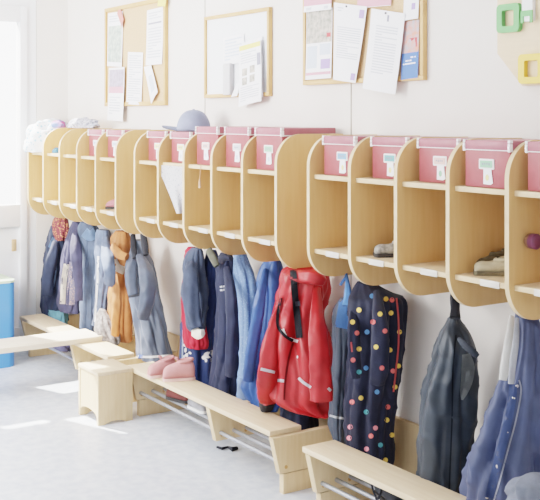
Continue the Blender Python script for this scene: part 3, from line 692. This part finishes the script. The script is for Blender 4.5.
def merged(objs, base):
    b_ = bmesh.new()
    for o_ in objs:
        mm = o_.data.copy(); mm.transform(Matrix.Translation(base.location)); b_.from_mesh(mm); bpy.data.meshes.remove(mm)
    t_ = BVHTree.FromBMesh(b_); b_.free(); return t_
trD = merged((g, sA, sB), g)
def pattern_onto(o_, base, fn, extra, own):
    """add printed pieces to a part's own mesh where that part is what the view meets"""
    b_ = bmesh.new(); b_.from_mesh(o_.data); bmesh.ops.translate(b_, verts=b_.verts[:], vec=base.location); t_ = BVHTree.FromBMesh(b_)
    fn(b_, t_, own)
    bmesh.ops.translate(b_, verts=b_.verts[:], vec=-base.location); b_.to_mesh(o_.data); b_.free()
    for e in extra: o_.data.materials.append(e)
for part_ in (g, sA, sB):
    def fn(b_, t_, own):
        for x, y, c in dots:
            h0, _ = hit(trD, x, y); h1, _ = hit(t_, x, y)
            if h0 is not None and h1 is not None and (h0 - h1).length < .001: decal_disc(b_, t_, x, y, 2.5, 1 + c, .0016)
    pattern_onto(part_, g, fn, DCOL, part_)
part_strip(g, 'zip', trD, [([(396.5, 298), (398.5, 320), (398.5, 345), (396, 370), (393.5, 392)], .9)], C_('coral zip', (212, 100, 98)), .003)
part_strip(g, 'zip_pull', trD, [([(351, 342), (352, 352)], .8)], C_('coral zip', (212, 100, 98)), .004, 6)

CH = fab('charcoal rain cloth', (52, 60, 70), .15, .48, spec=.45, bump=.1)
g, tr_ = garment('rain_trousers', 'charcoal bib rain trousers with a gathered waist hanging by a black strap', 'trousers',
    [(312, 451, 461), (322, 446, 463), (333, 440, 472), (350, 435.5, 477), (368, 431, 477), (390, 425, 476), (412, 421.5, 475.5), (434, 421, 473), (465, 420, 471), (485, 421, 468), (500, 424, 464)], CH, d=.13, b=.10, seed=48, k=4, fold=.14, crump=.008)
GREYL = fab('grey lining', (150, 154, 154))
part_strip(g, 'lining', tr_, [([(466, 354, 4), (468, 366, 6.5), (467, 380, 6), (464, 392, 4), (462, 400, 1)], 5.0)], GREYL, .007)
part_strip(g, 'leg_crease_shade', tr_, [([(456, 335), (453, 370), (452, 420), (450, 470), (449, 496)], .7)], fab('dark crease shade', (34, 40, 48)), .0015)  # dark ribbon paints the shade of a fold between the legs
sleeve(g, [(455.5, 292, .14, 4.3), (455, 300, .15, 5), (455, 309, .16, 4.6), (455, 318, .17, 5.5)], BLACK, 'strap', .12, 49)
bm = bmesh.new(); P, R = pathw([(459, 339, .225, 1.8), (465, 345, .235, 3.2), (472, 351, .235, 3.5), (477.5, 356, .225, 2.4)], 16); R = [r * (1 + .22 * (i % 2)) for i, r in enumerate(R)]; tube(bm, P, R, 12, 0, 1)
obj('elastic_band', bm, fab('dark elastic', (50, 56, 66)), g, ang=80)
DEN = fab('denim blue rain cloth', (70, 80, 114), .14, .5, spec=.4, bump=.1)
g, tr_ = garment('bib_overalls', 'denim blue snap-front bib overalls with pale straps, nearest garment on the wall', 'overalls',
    [(306, 517, 533), (322, 517, 539), (350, 512, 546), (379, 500.5, 552), (394, 496, 556), (421, 487, 560), (447, 478.5, 562), (469, 471.5, 563), (491, 467, 563), (510, 466, 560)], DEN, d=.13, b=.12, seed=51, k=6, fold=.14, crump=.008)
STR = fab('pale grey strap', (206, 204, 200), .06)
sA = sleeve(g, [(512, 316, .20, 2.6), (509, 340, .235, 4.4), (505.5, 364, .255, 5), (503, 380, .262, 4.2)], STR, 'strap', .03, 52, .5)
sB = sleeve(g, [(517, 318, .215, 2), (516, 340, .24, 3.2), (513, 362, .26, 3.6), (511, 384, .268, 3)], fab('grey strap', (160, 162, 170)), 'strap', .03, 53, .5)
trQ = merged((g,), g)
part_strip(g, 'placket_edge', trQ, [([(519, 380), (521, 392), (516, 420), (508, 450), (500, 480), (494, 500)], .8)], fab('pale piping', (186, 190, 205)), .003)
part_strip(g, 'placket', trQ, [([(513, 384), (512, 400), (506, 430), (497, 465), (489, 498)], 4.2)], fab('placket blue', (78, 94, 140)), .002)
part_snaps(g, 'snap', trQ, [(517, 386), (513.5, 398), (507.3, 432), (496.8, 466.5), (487, 497)], 1.9, mat('pewter snap', (196, 190, 186), .3, .6))
g, tr_ = garment('folded_trousers', 'grey trousers folded over the bench below the bib overalls', 'trousers',
    [(474, 528, 540), (480, 518, 556), (490, 512, 562), (500, 509, 566), (512, 508, 568)], fab('grey melange', (122, 128, 142), .2), d=.27, b=.05, seed=55, k=4, n=20)

# ------------------------------------------------------------------ things in and on the cubbies
def cloth_heap(name, label, cat, px, py, Y, z0, rx, ry, rz, m, seed, group=None, amp=.35, x=None):
    c = at(px, py, Y)
    if x is not None: c.x = x
    bm = bmesh.new()
    bmesh.ops.create_icosphere(bm, subdivisions=4, radius=1)
    for v in bm.verts:
        q = v.co.copy(); k = 1 + amp * (noise.noise(q * 2.2 + Vector((seed, 0, 0))) + .6 * abs(noise.noise(q * 4.5 + Vector((0, seed, 0)))))
        z = q.z * k * rz
        v.co = Vector((c.x + q.x * k * rx, Y + q.y * k * ry, z0 + max(0, z + rz * .35)))
    return tag(obj(name, bm, m, None, (c.x, Y, z0), ang=80), label, cat, group)
WCL = speckle('white teal cloth', (236, 240, 244), (150, 200, 222), 42, .3)
HX = -4.835
cloth_heap('cloth_bundle', 'white and teal patterned cloth stuffed over the first cubby by the door', 'cloth', 35, 140, -.185, SH_U + .0005, .105, .095, .105, WCL, 3, x=HX)
cloth_heap('cloth_bundle', 'white cloth bundle lying on top of the first dividers behind the knit hat', 'cloth', 52, 126, -.09, ZT + .0005, .08, .06, .03, fab('white towelling', (242, 244, 248)), 5)
cloth_heap('knit_hat', 'blue knit hat with a red patch on top of the far unit', 'hat', 58, 126, -.15, ZT + .0005, .05, .035, .026, mat('blue red knit', (120, 150, 205), .9, 0, 0, 16, .5, 200, (1, 1, 1), (196, 84, 120)), 8, amp=.2)
cloth_heap('scarf', 'grey fluffy scarf lying along the top of the far unit', 'scarf', 83, 126, -.11, ZT + .0005, .15, .04, .034, mat('grey white fluff', (206, 206, 214), .95, 0, 0, 70, .8, 160, (1, 1, 1), (120, 122, 136)), 11, amp=.3)
cloth_heap('cloth', 'small white cloth in the second cubby of the far unit', 'cloth', 55, 195, -.17, SH_L + .0005, .045, .05, .018, fab('soft white', (238, 236, 234)), 14)
# little blue thing on the second upper shelf
cloth_heap('mitten', 'small blue mitten on the second upper shelf by the door', 'mitten', 56.5, 150, -.20, SH_U + .0005, .014, .02, .018, fab('mid blue knit', (110, 165, 200)), 16, amp=.15)

# cap
def cap():
    loc = Vector((-3.468, -.125, SH_U + .0006 + .115 + .0008)); R = .062; H = .082
    t = thing('baseball_cap', 'pale grey blue baseball cap lying on the red boxes', 'cap', loc, None, (0, 0, math.radians(-150)))
    CAPM = fab('cap twill', (142, 149, 174), .1); bm = bmesh.new(); rs = []
    for i in range(11):
        ph = math.pi / 2 * i / 11; rs.append([Vector((R * 1.08 * math.cos(th) * math.cos(ph) ** .8 * (1 - .006 * (abs(math.sin(3 * th)) < .12)), R * math.sin(th) * math.cos(ph) ** .8, H * math.sin(ph))) for th in [2 * math.pi * j / 48 for j in range(48)]])
    rings(bm, rs, cap0=False)
    def add(name, bmx, m, par=t):
        me = bpy.data.meshes.new(name); bmesh.ops.recalc_face_normals(bmx, faces=bmx.faces[:])
        for f in bmx.faces: f.smooth = True
        bmx.to_mesh(me); bmx.free(); me.materials.append(m); o = bpy.data.objects.new(name, me); COL.objects.link(o); o.parent = par; return o
    add('crown', bm, CAPM)
    bm = bmesh.new(); tube(bm, [Vector((0, 0, H - .004)), Vector((0, 0, H - .0005)), Vector((0, 0, H + .003))], [.006, .007, .003], 12); add('button', bm, CAPM)
    bm = bmesh.new(); top = []; n_ = 20
    for k in range(7):
        f = k / 6; row = []
        for j in range(n_ + 1):
            th = math.radians(-72 + 144 * j / n_); e = .068 * f * math.cos(th * .95) ** .6
            row.append(Vector((R * 1.08 * math.cos(th) + e * 1.0, R * math.sin(th) * (1 + .05 * f), .016 + .006 * f - .016 * (math.sin(th) ** 2))))
        top.append(row)
    for off in (0, -.0025):
        g_ = [[bm.verts.new(p + Vector((0, 0, off))) for p in r] for r in top]
        for a in range(6):
            for b_ in range(n_): bm.faces.new((g_[a][b_], g_[a][b_ + 1], g_[a + 1][b_ + 1], g_[a + 1][b_]))
    for v in bm.verts: v.co.z = max(v.co.z, .001)
    add('brim', bm, fab('cap brim twill', (128, 136, 160), .1))
    bm = bmesh.new(); tube(bm, [Vector((R * 1.08 * 1.005 * math.cos(a), R * 1.005 * math.sin(a), .004)) for a in [2 * math.pi * k / 40 for k in range(41)]], .0035, 6); add('sweatband', bm, fab('cap band', (120, 122, 140)))
cap()
# hanging speckled cloth
bm = bmesh.new(); YF_ = -.249; nu, nv = 16, 16; g_ = []
TLc, TRc, BRc, BLc = (155.2, 164.5), (184.2, 166.8), (183.6, 213.5), (176.5, 213.5)
for j in range(nv + 1):
    row = []
    for i in range(nu + 1):
        u, v = i / nu, j / nv
        lx = TLc[0] + (BLc[0] - TLc[0]) * (v ** .85); ly = TLc[1] + (BLc[1] - TLc[1]) * v
        rx_ = TRc[0] + (BRc[0] - TRc[0]) * v; ry_ = TRc[1] + (BRc[1] - TRc[1]) * v
        p = at(lx + (rx_ - lx) * u, ly + (ry_ - ly) * u, YF_ + .010 * math.sin(u * 8 + 2 * v) * v - .006 * v)
        row.append(bm.verts.new(p))
    g_.append(row)
for j in range(nv):
    for i in range(nu): bm.faces.new((g_[j][i], g_[j][i + 1], g_[j + 1][i + 1], g_[j + 1][i]))
bmesh.ops.solidify(bm, geom=bm.faces[:], thickness=.0015)
tag(obj('muslin_cloth', bm, speckle('speckled muslin', (240, 240, 244), (188, 194, 206), 95, .26), None, at(170, 165, YF_)), 'white speckled muslin cloth hanging down from the shelf below the cap', 'cloth')
# string with a tassel below the third shelf
bm = bmesh.new(); tube(bm, [at(200.5, 164, -.247), at(200.3, 172, -.249), at(199.8, 180, -.249)], .0014, 8)
t = tag(obj('string', bm, fab('peach cord', (226, 178, 150)), None, at(200, 164, -.247)), 'short peach coloured string with tassel hanging below the tall box beside the cap', 'string')
bm = bmesh.new(); tube(bm, [at(199.8, 179, -.249), at(199.8, 183, -.2492), at(199.9, 188, -.249)], [.002, .0042, .005], 8); obj('tassel', bm, fab('peach tassel', (232, 196, 170)), t)
# purple knob on the last divider
c = at_x(527, 240.5, UX[2] + 4 * PITCH); bm = bmesh.new()
pts = [(0, .012), (.006, .012), (.007, .0175), (.016, .0185), (.03, .0185), (.034, .015), (.036, .009), (.036, .001)]
rings(bm, [[Vector((c.x + x + .0003, c.y + r * math.cos(a), c.z + r * math.sin(a))) for a in [2 * math.pi * k / 20 for k in range(20)]] for x, r in pts])
for f in bm.faces:
    if f.calc_center_median().x < c.x + .013: f.material_index = 1
tag(obj('knob', bm, [mat('plum lacquer', (112, 62, 88), .35), mat('brown wood', (134, 96, 70), .5)], None, c), 'round purple and brown wooden knob on the last divider of the near unit', 'knob')

# shoes ----------------------------------------------------------------
def shoe(name, label, cat, loc, rotz, L, upper, sole, lining, group=None, cuffh=.5, tab=True, low=False, boot=False):
    t = thing(name, label, cat, loc, group, (0, 0, rotz))
    def add(nm, bm, m, smooth=True):
        me = bpy.data.meshes.new(nm); bmesh.ops.recalc_face_normals(bm, faces=bm.faces[:])
        for f in bm.faces: f.smooth = smooth
        bm.to_mesh(me); bm.free(); me.materials.append(m); o = bpy.data.objects.new(nm, me); COL.objects.link(o); o.parent = t; return o
    W = L * .21
    # profile along the length: (x/L, half width/W, height/L)
    pr = [(-.5, .45, .10), (-.485, .72, .20), (-.43, .92, .26), (-.32, 1.0, .30), (-.18, .98, .345), (-.02, .92, .40), (.12, .88, .46), (.28, .86, .48), (.40, .78, .46), (.47, .6, .38), (.5, .35, .24)]
    if low: pr = [(x, w, h * (.72 if x > -.2 else .85)) for x, w, h in pr]
    if boot: pr = [(-.5, .5, .14), (-.485, .78, .25), (-.43, .96, .35), (-.31, 1.05, .42), (-.16, 1.03, .47), (-.02, .97, .53), (.1, .92, .565), (.25, .88, .575), (.36, .82, .56), (.44, .68, .5), (.49, .45, .34)]
    q = smooth_path(pr, 28); rs = []
    for x, w, h in q:
        ring = []
        for j in range(24):
            a = 2 * math.pi * j / 24; ca, sa = math.cos(a), math.sin(a)
            y = W * w * math.copysign(abs(ca) ** .75, ca); z = (h * L * .5) * (1 + math.copysign(abs(sa) ** .8, sa))
            if z > h * L * .5: y *= 1 - .42 * (z / (h * L) - .5) * 1.2
            ring.append(Vector((x * L, y, z + .006)))
        rs.append(ring)
    bm = bmesh.new(); rings(bm, rs); add('upper', bm, upper)
    bm = bmesh.new(); ol = []
    for x, w, h in q: ol.append((x * L * 1.03, W * w * 1.06))
    ol = ol + [(x, -y) for x, y in reversed(ol)]
    prism(ol, 2, .0005, .010, 0, None, bm); add('sole', bm, sole, False)
    hz = (.33 if low else (.565 if boot else .47)) * L; cx = .20 * L; rx, ry = .22 * L, W * .66
    bm = bmesh.new(); tube(bm, [Vector((cx + rx * math.cos(a), ry * math.sin(a), hz + .012 * math.cos(a) * (.3 if low or boot else 1) + .004)) for a in [2 * math.pi * k / 24 for k in range(25)]], .0065 * L / .12, 8); add('collar', bm, upper)
    bm = bmesh.new(); rings(bm, [[Vector((cx + rx * e * math.cos(a), ry * e * math.sin(a), hz + dz)) for a in [2 * math.pi * k / 20 for k in range(20)]] for e, dz in ((.95, .008), (.8, .004))], cap0=False); add('lining', bm, lining)
    if boot:
        bm = bmesh.new(); tube(bm, [Vector((cx - rx * .9, 0, hz)), Vector((cx - rx * 1.15, 0, hz + .012)), Vector((cx - rx * 1.5, 0, hz + .016))], [.009, .008, .005], 10, flat=.5); add('tongue', bm, upper)
    elif tab and not low:
        bm = bmesh.new(); tube(bm, [Vector((.40 * L, 0, hz)), Vector((.47 * L, 0, hz + .016)), Vector((.49 * L, 0, hz + .022))], [.008, .007, .004], 8, flat=.5); add('pull_tab', bm, upper)
    return t
PINK = fab('pink fleece', (214, 150, 148), .08, .9, bump=.5); PSOLE = mat('pink sole', (226, 186, 178), .7); GLIN = fab('grey fluff', (206, 204, 208))
p = at_z(161, 376.5, BT); q = at_z(179, 380, BT)
shoe('baby_shoe', 'pink baby bootie nearest the stool, partly behind its pair', 'shoe', (p.x, p.y + .004, BT + .0005), math.radians(80), .105, PINK, PSOLE, GLIN, 'pair of pink booties on the bench', boot=True)
shoe('baby_shoe', 'pink baby bootie standing in front of its pair, further from the stool', 'shoe', (q.x, q.y, BT + .0005), math.radians(66), .116, PINK, PSOLE, GLIN, 'pair of pink booties on the bench', boot=True)
# shoes in the cubbies
KN = mat('grey knit', (176, 172, 164), .9, 0, .3, 70, .5, 220); DK = mat('dark rubber', (58, 56, 56), .7); OCH = fab('ochre lining', (206, 170, 90))
p = at(391, 256, -.16); shoe('slipper', 'grey knit slipper with dark sole in the second cubby of the near unit', 'shoe', (p.x + .01, -.155, SH_L + .0005), math.radians(60), .115, KN, DK, OCH, low=True)
KH = fab('khaki suede', (128, 118, 94), .3); SND = fab('sand canvas', (196, 184, 156), .15)
p = at(487, 270, -.17); shoe('shoe', 'khaki and sand canvas shoe in the cubby above the charcoal trousers', 'shoe', (p.x + .028, -.165, SH_L + .0005), math.radians(48), .11, SND, KH, fab('dark shoe lining', (70, 64, 56)), 'canvas shoes in the fourth near cubby', low=True)
p = at(503, 270, -.10); shoe('shoe', 'dark khaki shoe mostly hidden behind the divider, beside the sand canvas shoe', 'shoe', (p.x - .028, -.115, SH_L + .0005), math.radians(70), .12, KH, KH, fab('dark shoe lining', (70, 64, 56)), 'canvas shoes in the fourth near cubby', low=True)
p = at(110, 212, -.2); shoe('shoe', 'pink and grey small shoe in the last cubby of the far unit', 'shoe', (p.x, -.17, SH_L + .0005), math.radians(60), .095, fab('rose cloth', (222, 150, 160)), DK, fab('grey lining b', (120, 120, 130)))
# tissue/white slip in the last cubby of the middle unit
p = at(272, 236, -.19)
bm = bmesh.new(); xe = UX[1] + 5 * PITCH - T; box(bm, (xe - .05, -.225, SH_L + .0008), (xe - .001, -.15, SH_L + .009), .002); box(bm, (xe - .009, -.238, SH_L + .009), (xe - .001, -.16, SH_L + .095), .002)
tag(obj('paper_stand', bm, WHITE, None, (xe - .02, -.18, SH_L)), 'white card stand in the last cubby of the middle unit', 'card')
# things under the benches
cloth_heap('shoe_bag', 'dark purple bag lying on the rods under the far bench', 'bag', 60, 352, -.245, .0975, .13, .05, .05, fab('dark purple cloth', (86, 84, 112)), 21)
p = at_z(170, 398, .1); shoe('shoe', 'dark red shoe on the rods under the bench with the pink booties', 'shoe', (-3.40, -.225, .0972), math.radians(200), .11, fab('wine suede', (128, 70, 66)), DK, DK, low=True)
shoe('shoe', 'grey canvas shoe on the rods behind the dark red one', 'shoe', (-3.25, -.225, .0972), math.radians(185), .11, fab('grey canvas', (172, 172, 178)), WHITE, DK, low=True)
bm = bmesh.new(); P = [at_z(x, y, .006) for x, y in ((217, 447), (222, 448.5), (228, 447), (233, 449.5), (237, 448))]; tube(bm, P, [.004, .005, .004, .009, .006], 8)
tag(obj('strap', bm, BLACK, None, P[2]), 'black strap lying on the floor under the bench', 'strap')
shoe('boot', 'dark shoe with a looped lace under the nearest bench', 'shoe', (-2.20, -.22, .0972), math.radians(170), .12, fab('black suede', (60, 62, 70)), DK, DK, low=True)
bm = bmesh.new(); c = Vector((-2.20, -.265, .135)); tube(bm, [c + Vector((.018 * math.cos(a), .004 * math.sin(2 * a), .026 * math.sin(a))) for a in [2 * math.pi * k / 24 for k in range(25)]], .003, 8)
tag(obj('cord_loop', bm, BLACK, None, c), 'black cord loop standing on the rods under the nearest bench', 'cord')
shoe('boot', 'second dark shoe further along under the nearest bench', 'shoe', (-2.03, -.22, .0972), math.radians(190), .12, fab('black suede', (60, 62, 70)), DK, DK, low=True)

# ------------------------------------------------------------------ scale to metres
done = set()
for o in bpy.data.objects:
    o.location = o.location * S
    if o.type == 'MESH' and o.data.name not in done:
        done.add(o.data.name); o.data.transform(Matrix.Scale(S, 4))

# ------------------------------------------------------------------ light and camera
w = bpy.data.worlds.new('World'); SC.world = w; w.use_nodes = True
bg = w.node_tree.nodes['Background']; bg.inputs[0].default_value = (.97, .985, 1, 1); bg.inputs[1].default_value = 1.2
wn = w.node_tree.nodes; wl = w.node_tree.links
tcw = wn.new('ShaderNodeTexCoord'); dp_ = wn.new('ShaderNodeVectorMath'); dp_.operation = 'DOT_PRODUCT'; dp_.inputs[1].default_value = (-1, .0, .1)
mr = wn.new('ShaderNodeMapRange'); mr.inputs[1].default_value = .55; mr.inputs[2].default_value = .85; mr.inputs[3].default_value = 1.2; mr.inputs[4].default_value = 4.5
wl.new(tcw.outputs['Generated'], dp_.inputs[0]); wl.new(dp_.outputs['Value'], mr.inputs[0]); wl.new(mr.outputs[0], bg.inputs[1])
def area(name, loc, tgt, sx, sy, power, col=(1, 1, 1)):
    l_ = bpy.data.lights.new(name, 'AREA'); l_.shape = 'RECTANGLE'; l_.size = sx; l_.size_y = sy; l_.energy = power; l_.color = col
    o = bpy.data.objects.new(name, l_); COL.objects.link(o); o.location = Vector(loc) * S
    o.rotation_euler = (Vector(tgt) - Vector(loc)).to_track_quat('-Z', 'Y').to_euler(); return o
sun = bpy.data.lights.new('sun', 'SUN'); sun.energy = 30; sun.angle = math.radians(.6); sun.color = (1, .95, .87)
so = bpy.data.objects.new('sun', sun); COL.objects.link(so); so.rotation_euler = Vector((1, .40, -1.0)).to_track_quat('-Z', 'Y').to_euler()
area('added fill light', (-4.3, -3.4, 1.5), (-3.6, 0, .7), 2.4, 1.6, 60, (1, .98, .96))  # added fill from the open room side; no window stands there
area('added fill light', (-3.6, -2.4, 1.4), (-5.0, -.1, .8), 1.2, 1.2, 105)  # added fill that brightens the far wall and door
area('overhead fill', (-2.2, -1.6, 2.05), (-2.2, -1.2, 0), 3.2, 1.0, 8, (1, .97, .93))  # added soft fill from above; no fitting hangs there
cam = bpy.data.cameras.new('camera'); co = bpy.data.objects.new('camera', cam); COL.objects.link(co)
co.location = CAM * S; co.rotation_euler = (math.pi / 2, 0, A)
cam.sensor_width = 36; cam.lens = F / 540 * 36; cam.shift_y = -(250 - HOR) / 540; cam.clip_start = .05
SC.camera = co
SC.view_settings.view_transform = 'Filmic'
SC.view_settings.look = 'Medium High Contrast'
SC.view_settings.exposure = 0.2
